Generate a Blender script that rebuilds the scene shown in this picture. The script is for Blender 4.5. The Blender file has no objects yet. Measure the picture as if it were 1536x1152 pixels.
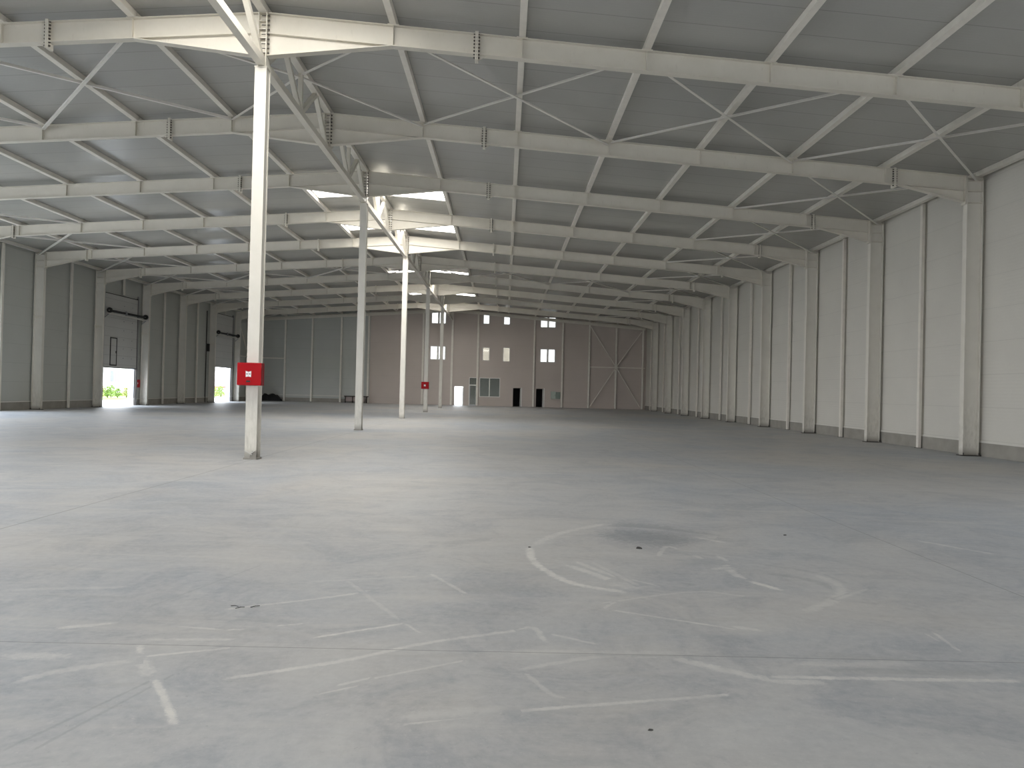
import bpy, bmesh, math, random
from mathutils import Vector, Matrix
random.seed(4)
scn = bpy.context.scene
COL = scn.collection

# ------------------------------------------------------------------ layout (metres)
XC = -5.606          # ridge line of the hall (camera stands at x = 0, y = 0)
D0 = 16.615          # first frame in front of the camera
S = 6.0              # frame spacing
YB = D0 + 60.0       # end frame
YW = 76.86           # inner face of the end wall
YF = -31.4           # inner face of the wall behind the camera
CAM_H = 1.6693
UW = 20.25           # half width of the hall, inner wall face
PUR = [0.0, 2.91, 5.81, 8.62, 11.43, 14.28, 17.14, 20.02]
SLOPE = 0.0712
def ztop(u): return 10.0 - SLOPE * abs(u)        # top of the rafters
def fy(k): return D0 + S * k
ORD = ['nearest', 'second', 'third', 'fourth', 'fifth', 'sixth', 'seventh', 'eighth', 'ninth', 'tenth', 'eleventh']

# ------------------------------------------------------------------ camera
F, YAW, PITCH, ROLL = 1110.0, 0.0095761, 0.0087240, 0.0241161
cy, sy, cp, sp, cr, sr = (math.cos(YAW), math.sin(YAW), math.cos(PITCH), math.sin(PITCH), math.cos(ROLL), math.sin(ROLL))
fw = Vector((sy * cp, cy * cp, sp)); r0 = Vector((cy, -sy, 0)); u0 = r0.cross(fw)
rt = r0 * cr + u0 * sr; up = -r0 * sr + u0 * cr
cd = bpy.data.cameras.new('camera'); cam = bpy.data.objects.new('camera', cd); COL.objects.link(cam)
cd.sensor_width = 36.0; cd.lens = F / 1536 * 36; cd.clip_end = 600; cd.clip_start = 0.05
cam.matrix_world = Matrix(((rt.x, up.x, -fw.x, 0), (rt.y, up.y, -fw.y, 0), (rt.z, up.z, -fw.z, CAM_H), (0, 0, 0, 1)))
scn.camera = cam
def in_frame(pts, m=70):
    """True when any sampled point of a member can be seen by (or just beside) the photograph's view."""
    for a, b in zip(pts, pts[1:]):
        for i in range(13):
            p = Vector(a).lerp(Vector(b), i / 12) - Vector((0, 0, CAM_H))
            z = p.dot(fw)
            if z > 0.3:
                x = 768 + F * p.dot(rt) / z; y = 576 - F * p.dot(up) / z
                if -m < x < 1536 + m and -m < y < 1152 + m: return True
    return False

# ------------------------------------------------------------------ materials
def new_mat(name):
    m = bpy.data.materials.new(name); m.use_nodes = True
    nt = m.node_tree; b = nt.nodes['Principled BSDF']
    return m, nt, b
def nd(nt, typ, **kw):
    n = nt.nodes.new(typ)
    for k, v in kw.items(): setattr(n, k, v)
    return n
def mth(nt, op, a, b=None, c=None, clamp=False):
    n = nt.nodes.new('ShaderNodeMath'); n.operation = op; n.use_clamp = clamp
    for i, v in enumerate((a, b, c)):
        if v is None: continue
        if isinstance(v, (int, float)): n.inputs[i].default_value = v
        else: nt.links.new(v, n.inputs[i])
    return n.outputs[0]
def mixc(nt, fac, a, b):
    n = nt.nodes.new('ShaderNodeMix'); n.data_type = 'RGBA'
    for sock, v in ((n.inputs[0], fac), (n.inputs[6], a), (n.inputs[7], b)):
        if isinstance(v, (tuple, list)): sock.default_value = (*v[:3], 1)
        elif isinstance(v, (int, float)): sock.default_value = v
        else: nt.links.new(v, sock)
    return n.outputs[2]
def noise(nt, vec, scale, detail=4, rough=0.55, dist=0.0):
    n = nd(nt, 'ShaderNodeTexNoise'); n.inputs['Scale'].default_value = scale
    n.inputs['Detail'].default_value = detail; n.inputs['Roughness'].default_value = rough
    n.inputs['Distortion'].default_value = dist
    if vec is not None: nt.links.new(vec, n.inputs['Vector'])
    return n.outputs['Fac']
def ramp(nt, fac, lo, hi):
    n = nd(nt, 'ShaderNodeMapRange'); n.inputs[1].default_value = lo; n.inputs[2].default_value = hi
    nt.links.new(fac, n.inputs[0]); return n.outputs[0]
def wpos(nt):
    return nd(nt, 'ShaderNodeNewGeometry').outputs['Position']
def scaled(nt, vec, s):
    n = nd(nt, 'ShaderNodeVectorMath', operation='MULTIPLY'); nt.links.new(vec, n.inputs[0]); n.inputs[1].default_value = s
    return n.outputs[0]

def plain(name, col, rough=0.5, metal=0.0, var=0.12, scale=3.0, spec=0.5):
    m, nt, b = new_mat(name)
    f = noise(nt, wpos(nt), scale, 5)
    dark = tuple(c * (1 - var) for c in col); lite = tuple(min(1, c * (1 + var)) for c in col)
    nt.links.new(mixc(nt, f, dark, lite), b.inputs['Base Color'])
    b.inputs['Roughness'].default_value = rough; b.inputs['Metallic'].default_value = metal
    b.inputs['Specular IOR Level'].default_value = spec
    return m

def panel_mat(name, col, axis, pitch, rough, rib_axis, bump=0.25, seam=0.55, aniso=None):
    """coated sandwich panel: joint lines every `pitch` metres along `axis`, fine ribs, slight mottling"""
    m, nt, b = new_mat(name)
    p = wpos(nt); sx = nd(nt, 'ShaderNodeSeparateXYZ'); nt.links.new(p, sx.inputs[0])
    c = sx.outputs['XYZ'.index(axis)]
    fr = mth(nt, 'FRACT', mth(nt, 'DIVIDE', mth(nt, 'ADD', c, 100.0 * pitch), pitch))
    line = mth(nt, 'LESS_THAN', mth(nt, 'ABSOLUTE', mth(nt, 'SUBTRACT', fr, 0.5)), 0.010 / pitch)
    n1 = noise(nt, scaled(nt, p, (0.5, 0.5, 0.5)), 1.0, 5); n2 = noise(nt, p, 22, 3)
    f = mth(nt, 'ADD', mth(nt, 'MULTIPLY', n1, 0.7), mth(nt, 'MULTIPLY', n2, 0.3))
    colr = mixc(nt, f, tuple(x * 0.88 for x in col), tuple(min(1, x * 1.1) for x in col))
    colr = mixc(nt, mth(nt, 'MULTIPLY', line, seam), colr, tuple(x * 0.35 for x in col))
    nt.links.new(colr, b.inputs['Base Color'])
    # fine ribs plus dents
    rc = sx.outputs['XYZ'.index(rib_axis)]
    w = mth(nt, 'SINE', mth(nt, 'MULTIPLY', rc, 2 * math.pi / 0.10))
    h = mth(nt, 'ADD', mth(nt, 'MULTIPLY', w, 0.4), mth(nt, 'MULTIPLY', noise(nt, p, 5.0, 3), 1.2))
    h = mth(nt, 'SUBTRACT', h, mth(nt, 'MULTIPLY', line, 2.0))
    bp = nd(nt, 'ShaderNodeBump'); bp.inputs['Strength'].default_value = bump; bp.inputs['Distance'].default_value = 0.004
    nt.links.new(h, bp.inputs['Height']); nt.links.new(bp.outputs[0], b.inputs['Normal'])
    b.inputs['Roughness'].default_value = rough
    return m

M = {}
def steel_mat():
    m, nt, b = new_mat('painted_steel')
    p = wpos(nt)
    n1 = noise(nt, p, 2.2, 6, 0.6); n2 = noise(nt, scaled(nt, p, (6, 6, 1.2)), 3.0, 4)
    c = mixc(nt, n1, (0.60, 0.565, 0.49), (0.71, 0.675, 0.60))
    dirt = ramp(nt, n2, 0.62, 0.80)
    c = mixc(nt, mth(nt, 'MULTIPLY', dirt, 0.35), c, (0.34, 0.30, 0.25))
    nt.links.new(c, b.inputs['Base Color']); b.inputs['Roughness'].default_value = 0.48
    return m
M['steel'] = steel_mat()
def column_mat():
    # column paint: chalky scuffs and grime around the lower two metres where traffic brushes past
    m, nt, b = new_mat('scuffed_painted_steel')
    p = wpos(nt); sx = nd(nt, 'ShaderNodeSeparateXYZ'); nt.links.new(p, sx.inputs[0])
    n1 = noise(nt, p, 2.2, 6, 0.6); n2 = noise(nt, scaled(nt, p, (5, 5, 1.4)), 2.6, 6, 0.65)
    c = mixc(nt, n1, (0.61, 0.585, 0.525), (0.73, 0.70, 0.635))
    low = ramp(nt, sx.outputs[2], 2.1, 0.4)
    c = mixc(nt, mth(nt, 'MULTIPLY', mth(nt, 'MULTIPLY', low, 0.6), ramp(nt, n2, 0.42, 0.75)), c, (0.36, 0.34, 0.29))
    foot = ramp(nt, mth(nt, 'ADD', sx.outputs[2], mth(nt, 'MULTIPLY', n2, 0.22)), 0.36, 0.14)
    c = mixc(nt, mth(nt, 'MULTIPLY', foot, 0.65), c, (0.20, 0.18, 0.15))
    nt.links.new(c, b.inputs['Base Color']); b.inputs['Roughness'].default_value = 0.5
    return m
M['column'] = column_mat()
M['tube'] = plain('galvanised_tube', (0.72, 0.685, 0.62), 0.42, 0.0, 0.14, 4.0)
M['brace'] = plain('brace_paint', (0.68, 0.655, 0.61), 0.45, 0.0, 0.12, 6.0)
M['bolt'] = plain('bolt_steel', (0.10, 0.09, 0.08), 0.5, 0.4)
M['roof'] = panel_mat('roof_panel', (0.39, 0.387, 0.365), 'Y', 1.0, 0.25, 'Y', 0.22, 0.45)
M['wallp'] = panel_mat('wall_panel', (0.60, 0.58, 0.53), 'Z', 1.0, 0.5, 'Z', 0.45, 0.16)
M['wallg'] = panel_mat('wall_panel_grey', (0.45, 0.46, 0.43), 'Z', 1.0, 0.42, 'Z', 0.25, 0.22)
M['tan'] = panel_mat('wall_panel_mauve', (0.515, 0.452, 0.412), 'Z', 1.15, 0.6, 'Z', 0.15, 0.12)
M['plinth'] = plain('concrete_plinth', (0.28, 0.265, 0.235), 0.85, 0, 0.30, 2.2)
M['cap'] = plain('sill_flashing', (0.62, 0.60, 0.55), 0.5, 0, 0.10, 3.0)
M['white'] = plain('white_frame', (0.74, 0.73, 0.70), 0.45, 0, 0.05)
M['door'] = panel_mat('sectional_door_panel', (0.52, 0.52, 0.50), 'Z', 0.61, 0.45, 'Z', 0.2, 0.5)
M['black'] = plain('black_rubber', (0.018, 0.017, 0.016), 0.55, 0, 0.2)
M['dark'] = plain('dark_steel', (0.06, 0.055, 0.05), 0.5, 0.3, 0.2)
M['zinc'] = plain('zinc_rail', (0.36, 0.36, 0.37), 0.4, 0.5, 0.12)
M['jamb'] = plain('jamb_sheet', (0.62, 0.66, 0.74), 0.4, 0, 0.06)  # bluish sky light put into the jamb colour
M['red'] = plain('red_enamel', (0.37, 0.004, 0.008), 0.45, 0, 0.06, 8.0, 0.15)
M['redd'] = plain('red_enamel_dark', (0.27, 0.005, 0.009), 0.36, 0, 0.06, 8.0)
M['label'] = plain('white_sticker', (0.82, 0.80, 0.80), 0.4, 0, 0.03)
M['ink'] = plain('grey_ink', (0.10, 0.12, 0.14), 0.5, 0, 0.1)
M['greenbox'] = plain('pale_green_enamel', (0.40, 0.46, 0.41), 0.45, 0, 0.06)
M['greenbox2'] = plain('grey_green_enamel', (0.22, 0.27, 0.235), 0.5, 0, 0.10)
M['room'] = plain('office_plaster', (0.40, 0.38, 0.35), 0.8, 0, 0.06)
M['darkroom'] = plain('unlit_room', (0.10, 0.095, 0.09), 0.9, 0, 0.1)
M['tarp'] = plain('black_sheeting', (0.012, 0.012, 0.013), 0.45, 0, 0.3)
M['wood'] = plain('dark_timber', (0.055, 0.045, 0.038), 0.7, 0, 0.2)
M['pink'] = plain('pinkish_board', (0.42, 0.34, 0.32), 0.7, 0, 0.12)
M['pave'] = plain('pavement', (0.46, 0.44, 0.41), 0.85, 0, 0.12, 0.5)
M['leaf'] = plain('leaf_green', (0.20, 0.30, 0.055), 0.6, 0, 0.45, 3.0)
M['leafy'] = plain('leaf_yellow', (0.30, 0.31, 0.07), 0.6, 0, 0.40, 3.0)
M['grass'] = plain('grass_green', (0.20, 0.32, 0.05), 0.8, 0, 0.30, 1.2)
M['bark'] = plain('bark', (0.10, 0.07, 0.05), 0.8, 0, 0.3)
M['render'] = plain('white_render', (0.80, 0.79, 0.77), 0.8, 0, 0.03)
M['roofred'] = plain('red_roof_tiles', (0.34, 0.075, 0.055), 0.7, 0, 0.2)
M['shutter'] = plain('grey_shutter', (0.12, 0.13, 0.14), 0.5, 0, 0.1)
M['shutterpink'] = plain('faded_rose_shutter', (0.26, 0.13, 0.14), 0.5, 0, 0.1)
M['stone'] = plain('dark_stone', (0.05, 0.048, 0.045), 0.8, 0, 0.3, 30)
M['wrap'] = plain('torn_wrap', (0.55, 0.54, 0.50), 0.35, 0, 0.25, 14)

def glass_mat(name, tint, refl):
    m = bpy.data.materials.new(name); m.use_nodes = True; nt = m.node_tree; nt.nodes.clear()
    out = nd(nt, 'ShaderNodeOutputMaterial'); tr = nd(nt, 'ShaderNodeBsdfTransparent'); gl = nd(nt, 'ShaderNodeBsdfGlossy')
    tr.inputs[0].default_value = (*tint, 1); gl.inputs['Roughness'].default_value = 0.03
    fr = nd(nt, 'ShaderNodeFresnel'); fr.inputs[0].default_value = 1.5
    f = mth(nt, 'MULTIPLY', fr.outputs[0], refl, clamp=True)
    mx = nd(nt, 'ShaderNodeMixShader'); nt.links.new(f, mx.inputs[0]); nt.links.new(tr.outputs[0], mx.inputs[1]); nt.links.new(gl.outputs[0], mx.inputs[2])
    nt.links.new(mx.outputs[0], out.inputs[0]); return m
M['glass'] = glass_mat('window_glass', (0.42, 0.42, 0.41), 1.0)
M['glassc'] = glass_mat('clear_glass', (0.92, 0.93, 0.92), 1.0)
M['glass2'] = glass_mat('office_glass', (0.55, 0.57, 0.56), 2.0)
def sheet_mat(name, c0, c1, zs):
    m = bpy.data.materials.new(name); m.use_nodes = True; nt = m.node_tree; nt.nodes.clear()
    out = nd(nt, 'ShaderNodeOutputMaterial'); t = nd(nt, 'ShaderNodeBsdfTranslucent'); d = nd(nt, 'ShaderNodeBsdfDiffuse')
    c = mixc(nt, noise(nt, scaled(nt, wpos(nt), (1, 1, zs)), 2.0, 3), c0, c1)
    nt.links.new(c, t.inputs[0]); nt.links.new(c, d.inputs[0])
    mx = nd(nt, 'ShaderNodeMixShader'); mx.inputs[0].default_value = 0.15
    nt.links.new(t.outputs[0], mx.inputs[1]); nt.links.new(d.outputs[0], mx.inputs[2]); nt.links.new(mx.outputs[0], out.inputs[0]); return m
M['dim_sheet'] = sheet_mat('dimming_sheet', (0.42, 0.385, 0.34), (0.50, 0.465, 0.415), 4.0)
M['frost'] = sheet_mat('frosted_sheet', (0.46, 0.455, 0.43), (0.58, 0.57, 0.54), 0.7)
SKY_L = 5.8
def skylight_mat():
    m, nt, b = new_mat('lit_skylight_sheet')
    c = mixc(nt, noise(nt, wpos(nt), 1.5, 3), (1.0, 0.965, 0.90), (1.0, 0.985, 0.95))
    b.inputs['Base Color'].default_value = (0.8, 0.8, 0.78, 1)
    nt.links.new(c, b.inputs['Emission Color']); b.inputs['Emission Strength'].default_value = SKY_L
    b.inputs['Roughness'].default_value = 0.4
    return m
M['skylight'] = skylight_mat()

# ---- floor: power-trowelled concrete with saw cuts, tyre arcs and dusty scrape marks
STROKES = [  # (points in metres: u from ridge line, y from camera; width; strength)
    ([(4.36, 4.92), (4.94, 5.27)], .022, .75), ([(4.94, 5.27), (5.07, 5.06)], .016, .45),
    ([(4.04, 4.2), (4.68, 4.54), (5.13, 4.87), (5.78, 5.19)], .030, .62), ([(4.69, 4.14), (5.41, 4.58)], .016, .40),
    ([(4.69, 4.14), (4.89, 4.28)], .018, .55), ([(4.62, 4.02), (4.84, 4.16)], .012, .5),
    ([(3.32, 4.76), (3.42, 4.55)], .030, .75), ([(3.42, 4.55), (3.66, 4.18)], .050, .55), ([(3.68, 4.20), (4.05, 3.62)], .028, .85),
    ([(5.05, 3.77), (5.13, 3.69)], .025, .6), ([(5.13, 3.69), (5.68, 3.86), (6.92, 4.14)], .022, .62),
    ([(5.06, 3.76), (5.72, 3.92)], .06, .30),
    ([(5.92, 7.94), (5.91, 7.5), (5.98, 7.05), (6.24, 6.47), (6.72, 6.18)], .055, .85),
    ([(5.92, 7.94), (6.3, 8.73), (6.95, 9.46)], .07, .45), ([(6.2, 7.2), (6.5, 6.75), (6.75, 6.25)], .06, .6),
    ([(6.32, 7.35), (6.62, 6.8), (7.0, 6.4)], .045, .5), ([(6.55, 6.6), (6.85, 6.3)], .14, .40),
    ([(7.86, 7.36), (7.80, 7.0), (7.84, 6.71)], .06, .6), ([(7.84, 6.71), (8.06, 6.33)], .05, .85), ([(7.6, 7.1), (7.9, 7.2)], .05, .5),
    ([(6.4, 5.87), (7.24, 6.27), (7.66, 6.16)], .020, .40), ([(6.55, 5.95), (6.4, 5.72)], .02, .5),
    ([(6.68, 4.71), (7.2, 4.38), (7.57, 4.33)], .055, .55), ([(7.21, 4.41), (8.76, 4.42)], .032, .75), ([(7.4, 4.62), (8.3, 4.68)], .06, .30),
    ([(7.93, 5.72), (8.37, 6.11), (8.62, 6.55), (8.58, 7.02)], .06, .42), ([(8.37, 6.11), (8.85, 6.5)], .03, .4),
    ([(5.70, 4.43), (6.25, 4.69), (6.68, 4.71)], .035, .40), ([(5.76, 4.41), (5.90, 4.10), (5.98, 4.04)], .022, .42),
    ([(5.71, 5.17), (5.85, 5.23), (5.92, 4.91)], .030, .55), ([(5.94, 5.12), (6.28, 4.9)], .022, .5), ([(6.46, 5.7), (7.33, 5.28)], .020, .55),
    ([(7.25, 5.38), (7.5, 5.25)], .04, .55), ([(8.74, 5.33), (8.68, 4.91)], .018, .55), ([(8.66, 5.3), (8.66, 5.1)], .012, .4),
    ([(10.53, 8.8), (11.05, 8.03)], .05, .5), ([(7.87, 8.71), (8.16, 8.36)], .05, .5), ([(7.21, 7.59), (7.42, 8.1), (7.53, 7.94)], .035, .5),
    ([(7.62, 7.75), (7.66, 7.5)], .04, .5), ([(7.85, 7.75), (7.9, 7.4)], .04, .5),
    ([(2.91, 4.05), (3.11, 4.29), (3.48, 4.47)], .05, .42), ([(3.45, 4.53), (3.93, 4.71)], .022, .55),
    ([(4.56, 6.12), (4.29, 5.9), (3.55, 5.49)], .028, .48), ([(4.97, 6.71), (5.34, 6.04)], .025, .5), ([(4.28, 6.41), (4.89, 5.34)], .025, .30),
    ([(6.49, 7.32), (6.82, 6.4)], .035, .35), ([(1.67, 5.88), (2.63, 6.06)], .05, .30), ([(2.6, 5.0), (3.0, 5.15)], .04, .6),
    ([(2.55, 4.5), (3.1, 4.5)], .07, .5), ([(3.4, 5.1), (3.75, 5.05)], .02, .5), ([(3.9, 6.3), (4.9, 6.6)], .03, .25), ([(3.3, 4.83), (3.9, 4.86)], .03, .45),
    ([(4.05, 5.15), (4.25, 5.22)], .015, .6), ([(3.75, 5.05), (3.9, 5.07)], .02, .6), ([(5.6, 4.75), (6.9, 4.77)], .05, .28),
]
DARKS = [([(3.39, 3.34), (3.69, 4.23)], .014, .30), ([(3.52, 3.35), (3.76, 4.28)], .014, .30), ([(3.0, 5.5), (3.4, 6.9)], .02, .22),
         ([(8.05, 7.05), (8.45, 6.75), (8.55, 6.35)], .07, .30), ([(8.15, 7.4), (8.6, 7.05), (8.75, 6.6)], .05, .22), ([(7.2, 6.6), (7.32, 6.45)], .06, .35),
         ([(6.7, 8.9), (7.3, 9.3), (7.95, 8.75), (8.0, 8.2)], .32, .50), ([(6.6, 8.6), (7.2, 8.62), (7.9, 8.25)], .48, .62), ([(6.62, 6.95), (6.72, 6.85)], .05, .3),
         ([(4.9, 7.9), (5.6, 8.4)], .12, .28), ([(7.6, 4.55), (8.7, 4.52)], .06, .25)]
def floor_mat(name='trowelled_concrete', mark=None, lo=.3, hi=.8):
    m, nt, b = new_mat(name)
    p = wpos(nt)
    sx = nd(nt, 'ShaderNodeSeparateXYZ'); nt.links.new(p, sx.inputs[0]); X, Y = sx.outputs[0], sx.outputs[1]
    big = noise(nt, p, 0.16, 5, 0.6, 0.6); mid = noise(nt, p, 0.9, 10, 0.74, 1.2); fine = noise(nt, p, 14.0, 6, 0.7)
    col = mixc(nt, ramp(nt, big, 0.36, 0.64), (0.302, 0.333, 0.380), (0.455, 0.43, 0.402))
    col = mixc(nt, mth(nt, 'MULTIPLY', ramp(nt, mid, 0.42, 0.70), 0.60), col, (0.54, 0.54, 0.53))
    col = mixc(nt, mth(nt, 'MULTIPLY', ramp(nt, mid, 0.50, 0.28), 0.75), col, (0.265, 0.285, 0.315))
    col = mixc(nt, mth(nt, 'MULTIPLY', mth(nt, 'SUBTRACT', fine, 0.35), 0.9), col, (0.62, 0.615, 0.60))
    fleck = noise(nt, p, 34.0, 4, 0.8); col = mixc(nt, mth(nt, 'MULTIPLY', ramp(nt, fleck, 0.60, 0.72), 0.5), col, (0.64, 0.63, 0.60))
    pock = noise(nt, p, 21.0, 5, 0.8); col = mixc(nt, mth(nt, 'MULTIPLY', ramp(nt, pock, 0.40, 0.28), 0.5), col, (0.22, 0.23, 0.25))
    # swept dust streaks along the hall, trowel swirls
    st = noise(nt, scaled(nt, p, (0.35, 2.6, 1)), 1.0, 5, 0.65, 0.9)
    col = mixc(nt, mth(nt, 'MULTIPLY', ramp(nt, st, 0.52, 0.78), 0.45), col, (0.60, 0.58, 0.54))
    st2 = noise(nt, scaled(nt, p, (0.30, 1.9, 1)), 1.3, 5, 0.65, 1.4)
    col = mixc(nt, mth(nt, 'MULTIPLY', ramp(nt, st2, 0.54, 0.80), 0.40), col, (0.31, 0.305, 0.295))
    lm = None
    if mark:      # dust scraped over, or grime ground into, the slab; ragged rim, broken up along its length
        e = nd(nt, 'ShaderNodeAttribute', attribute_name='rim').outputs['Fac']; k = nd(nt, 'ShaderNodeAttribute', attribute_name='strength').outputs['Fac']
        rag = noise(nt, p, 16.0, 6, 0.75); brk = ramp(nt, noise(nt, p, 6.0, 6, 0.75), 0.30, 0.60)
        ee = mth(nt, 'ADD', e, mth(nt, 'MULTIPLY', mth(nt, 'SUBTRACT', rag, 0.5), 1.8))
        lm = mth(nt, 'MULTIPLY', mth(nt, 'SUBTRACT', 0.85, ee), 2.4, clamp=True)
        lm = mth(nt, 'MULTIPLY', lm, ramp(nt, e, 1.0, 0.75))
        lm = mth(nt, 'MULTIPLY', mth(nt, 'MULTIPLY', lm, k), mth(nt, 'ADD', lo, mth(nt, 'MULTIPLY', brk, hi)), clamp=True)
        col = mixc(nt, lm, col, mark)
    # saw-cut joints
    jm = None
    for c, v, w in ((X, XC + 10.11, .006), (X, XC - 10.11, .006), (X, XC + 0.06, .009), (Y, 4.735, .0045), (Y, 4.735 + 24, .006), (Y, 4.735 + 48, .006)):
        l = mth(nt, 'SUBTRACT', 1.0, mth(nt, 'DIVIDE', mth(nt, 'ABSOLUTE', mth(nt, 'SUBTRACT', c, v)), w * 1.6), clamp=True)
        jm = l if jm is None else mth(nt, 'MAXIMUM', jm, l)
    col = mixc(nt, mth(nt, 'MULTIPLY', jm, 0.75), col, (0.10, 0.10, 0.10))
    nt.links.new(col, b.inputs['Base Color'])
    r = mth(nt, 'ADD', 0.40, mth(nt, 'MULTIPLY', mid, 0.22)); 
    nt.links.new(r, b.inputs['Roughness']); b.inputs['Specular IOR Level'].default_value = 0.45
    bp = nd(nt, 'ShaderNodeBump'); bp.inputs['Strength'].default_value = 0.12; bp.inputs['Distance'].default_value = 0.01
    nt.links.new(mth(nt, 'SUBTRACT', mth(nt, 'ADD', mid, mth(nt, 'MULTIPLY', fine, 0.25)), jm), bp.inputs['Height'])
    nt.links.new(bp.outputs[0], b.inputs['Normal'])
    return m
M['floor'] = floor_mat()
M['scrape'] = floor_mat('scraped_dust', (0.68, 0.665, 0.63), .3, .8)
M['grime'] = floor_mat('ground_in_grime', (0.19, 0.205, 0.225), .5, .5)

# ------------------------------------------------------------------ mesh helpers
class MB:
    def __init__(s): s.v = []; s.f = []; s.mi = []
    def add(s, vs, fs, mi=0):
        o = len(s.v); s.v += [tuple(v) for v in vs]
        s.f += [tuple(i + o for i in f) for f in fs]; s.mi += [mi] * len(fs); return s
    def box(s, x0, x1, y0, y1, z0, z1, mi=0):
        x0, x1 = min(x0, x1), max(x0, x1); y0, y1 = min(y0, y1), max(y0, y1); z0, z1 = min(z0, z1), max(z0, z1)
        vs = [(x, y, z) for z in (z0, z1) for y in (y0, y1) for x in (x0, x1)]
        return s.add(vs, [(0, 2, 3, 1), (4, 5, 7, 6), (0, 1, 5, 4), (2, 6, 7, 3), (0, 4, 6, 2), (1, 3, 7, 5)], mi)
    def prism(s, poly, y0, y1, mi=0):
        """poly: (x, z) outline, extruded along y"""
        area = sum(a[0] * b[1] - b[0] * a[1] for a, b in zip(poly, poly[1:] + poly[:1]))
        if area < 0: poly = poly[::-1]
        n = len(poly); vs = [(x, y0, z) for x, z in poly] + [(x, y1, z) for x, z in poly]
        fs = [tuple(range(n)), tuple(range(2 * n - 1, n - 1, -1))]
        fs += [(i, i + n, (i + 1) % n + n, (i + 1) % n) for i in range(n)]
        return s.add(vs, fs, mi)
    def bar(s, p0, p1, w, h, ref=(0, 0, 1), mi=0):
        p0, p1 = Vector(p0), Vector(p1); d = (p1 - p0).normalized(); r = Vector(ref)
        if abs(d.dot(r)) > .98: r = Vector((1, 0, 0))
        a = d.cross(r).normalized() * (w / 2); b = a.cross(d).normalized() * (h / 2)
        vs = [p + sa * a + sb * b for p in (p0, p1) for sa, sb in ((-1, -1), (1, -1), (1, 1), (-1, 1))]
        return s.add(vs, [(0, 1, 2, 3), (7, 6, 5, 4), (0, 4, 5, 1), (1, 5, 6, 2), (2, 6, 7, 3), (3, 7, 4, 0)], mi)
    def angle(s, p0, p1, w, t=.008, ref=(0, 0, 1)):
        """equal-leg angle section"""
        p0, p1 = Vector(p0), Vector(p1); d = (p1 - p0).normalized(); r = Vector(ref)
        a = d.cross(r).normalized(); b = a.cross(d).normalized()
        prof = [(-w / 2, -w / 2), (w / 2, -w / 2), (w / 2, -w / 2 + t), (-w / 2 + t, -w / 2 + t), (-w / 2 + t, w / 2), (-w / 2, w / 2)]
        vs = [p + x * a + y * b for p in (p0, p1) for x, y in prof]; n = 6
        fs = [tuple(range(n)), tuple(range(2 * n - 1, n - 1, -1))] + [(i, i + n, (i + 1) % n + n, (i + 1) % n) for i in range(n)]
        return s.add(vs, fs)
    def cyl(s, p0, p1, r, n=12, r1=None, mi=0):
        p0, p1 = Vector(p0), Vector(p1); d = (p1 - p0).normalized(); r1 = r if r1 is None else r1
        q = Vector((0, 0, 1)) if abs(d.z) < .9 else Vector((1, 0, 0)); a = d.cross(q).normalized(); b = d.cross(a)
        vs = []
        for p, rr in ((p0, r), (p1, r1)):
            for i in range(n):
                t = 2 * math.pi * i / n; vs.append(p + a * math.cos(t) * rr + b * math.sin(t) * rr)
        fs = [tuple(range(n)), tuple(range(2 * n - 1, n - 1, -1))] + [(i, i + n, (i + 1) % n + n, (i + 1) % n) for i in range(n)]
        return s.add(vs, fs, mi)
    def mesh(s, name):
        me = bpy.data.meshes.new(name); me.from_pydata(s.v, [], s.f); me.update()
        bm = bmesh.new(); bm.from_mesh(me); bmesh.ops.recalc_face_normals(bm, faces=bm.faces); bm.to_mesh(me); bm.free()
        return me
    def build(s, name, mats, parent=None, loc=(0, 0, 0), bevel=0.0):
        me = s.mesh(name); o = bpy.data.objects.new(name, me); COL.objects.link(o)
        if not isinstance(mats, (list, tuple)): mats = [mats]
        for m in mats: me.materials.append(m)
        if len(mats) > 1:
            for p, i in zip(me.polygons, s.mi): p.material_index = i
        o.location = loc
        if parent is not None: o.parent = parent
        if bevel:
            b = o.modifiers.new('edge', 'BEVEL'); b.width = bevel; b.segments = 2; b.limit_method = 'ANGLE'
        return o
def tag(o, label=None, cat=None, group=None, kind=None):
    if label: o['label'] = label
    if cat: o['category'] = cat
    if group: o['group'] = group
    if kind: o['kind'] = kind
    return o
def thing(name, label, cat, loc, group=None):
    o = bpy.data.objects.new(name, None); COL.objects.link(o); o.location = loc
    o.empty_display_size = 0.2
    return tag(o, label, cat, group)
def copy_tree(o, parent=None):
    c = o.copy(); COL.objects.link(c)
    if parent is not None: c.parent = parent
    for ch in list(o.children): copy_tree(ch, c)
    return c
def dup(o, loc, label, group=None):
    c = copy_tree(o); c.location = loc; c['label'] = label
    if group: c['group'] = group
    return c
def structure(name, mb, mats, parent=None, **kw):
    o = mb.build(name, mats, parent, **kw)
    if parent is None: o['kind'] = 'structure'
    return o
def cut(a0, a1, b0, b1, holes):
    """split a rectangle into rectangles that leave the holes open"""
    xs = sorted({a0, a1, *[h[0] for h in holes], *[h[1] for h in holes]}); xs = [x for x in xs if a0 <= x <= a1]
    out = []
    for x0, x1 in zip(xs, xs[1:]):
        mx = (x0 + x1) / 2
        hs = sorted((max(h[2], b0), min(h[3], b1)) for h in holes if h[0] < mx < h[1]); z = b0
        for h0, h1 in hs:
            if h0 > z + 1e-6: out.append((x0, x1, z, h0))
            z = max(z, h1)
        if z < b1 - 1e-6: out.append((x0, x1, z, b1))
    return out

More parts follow.
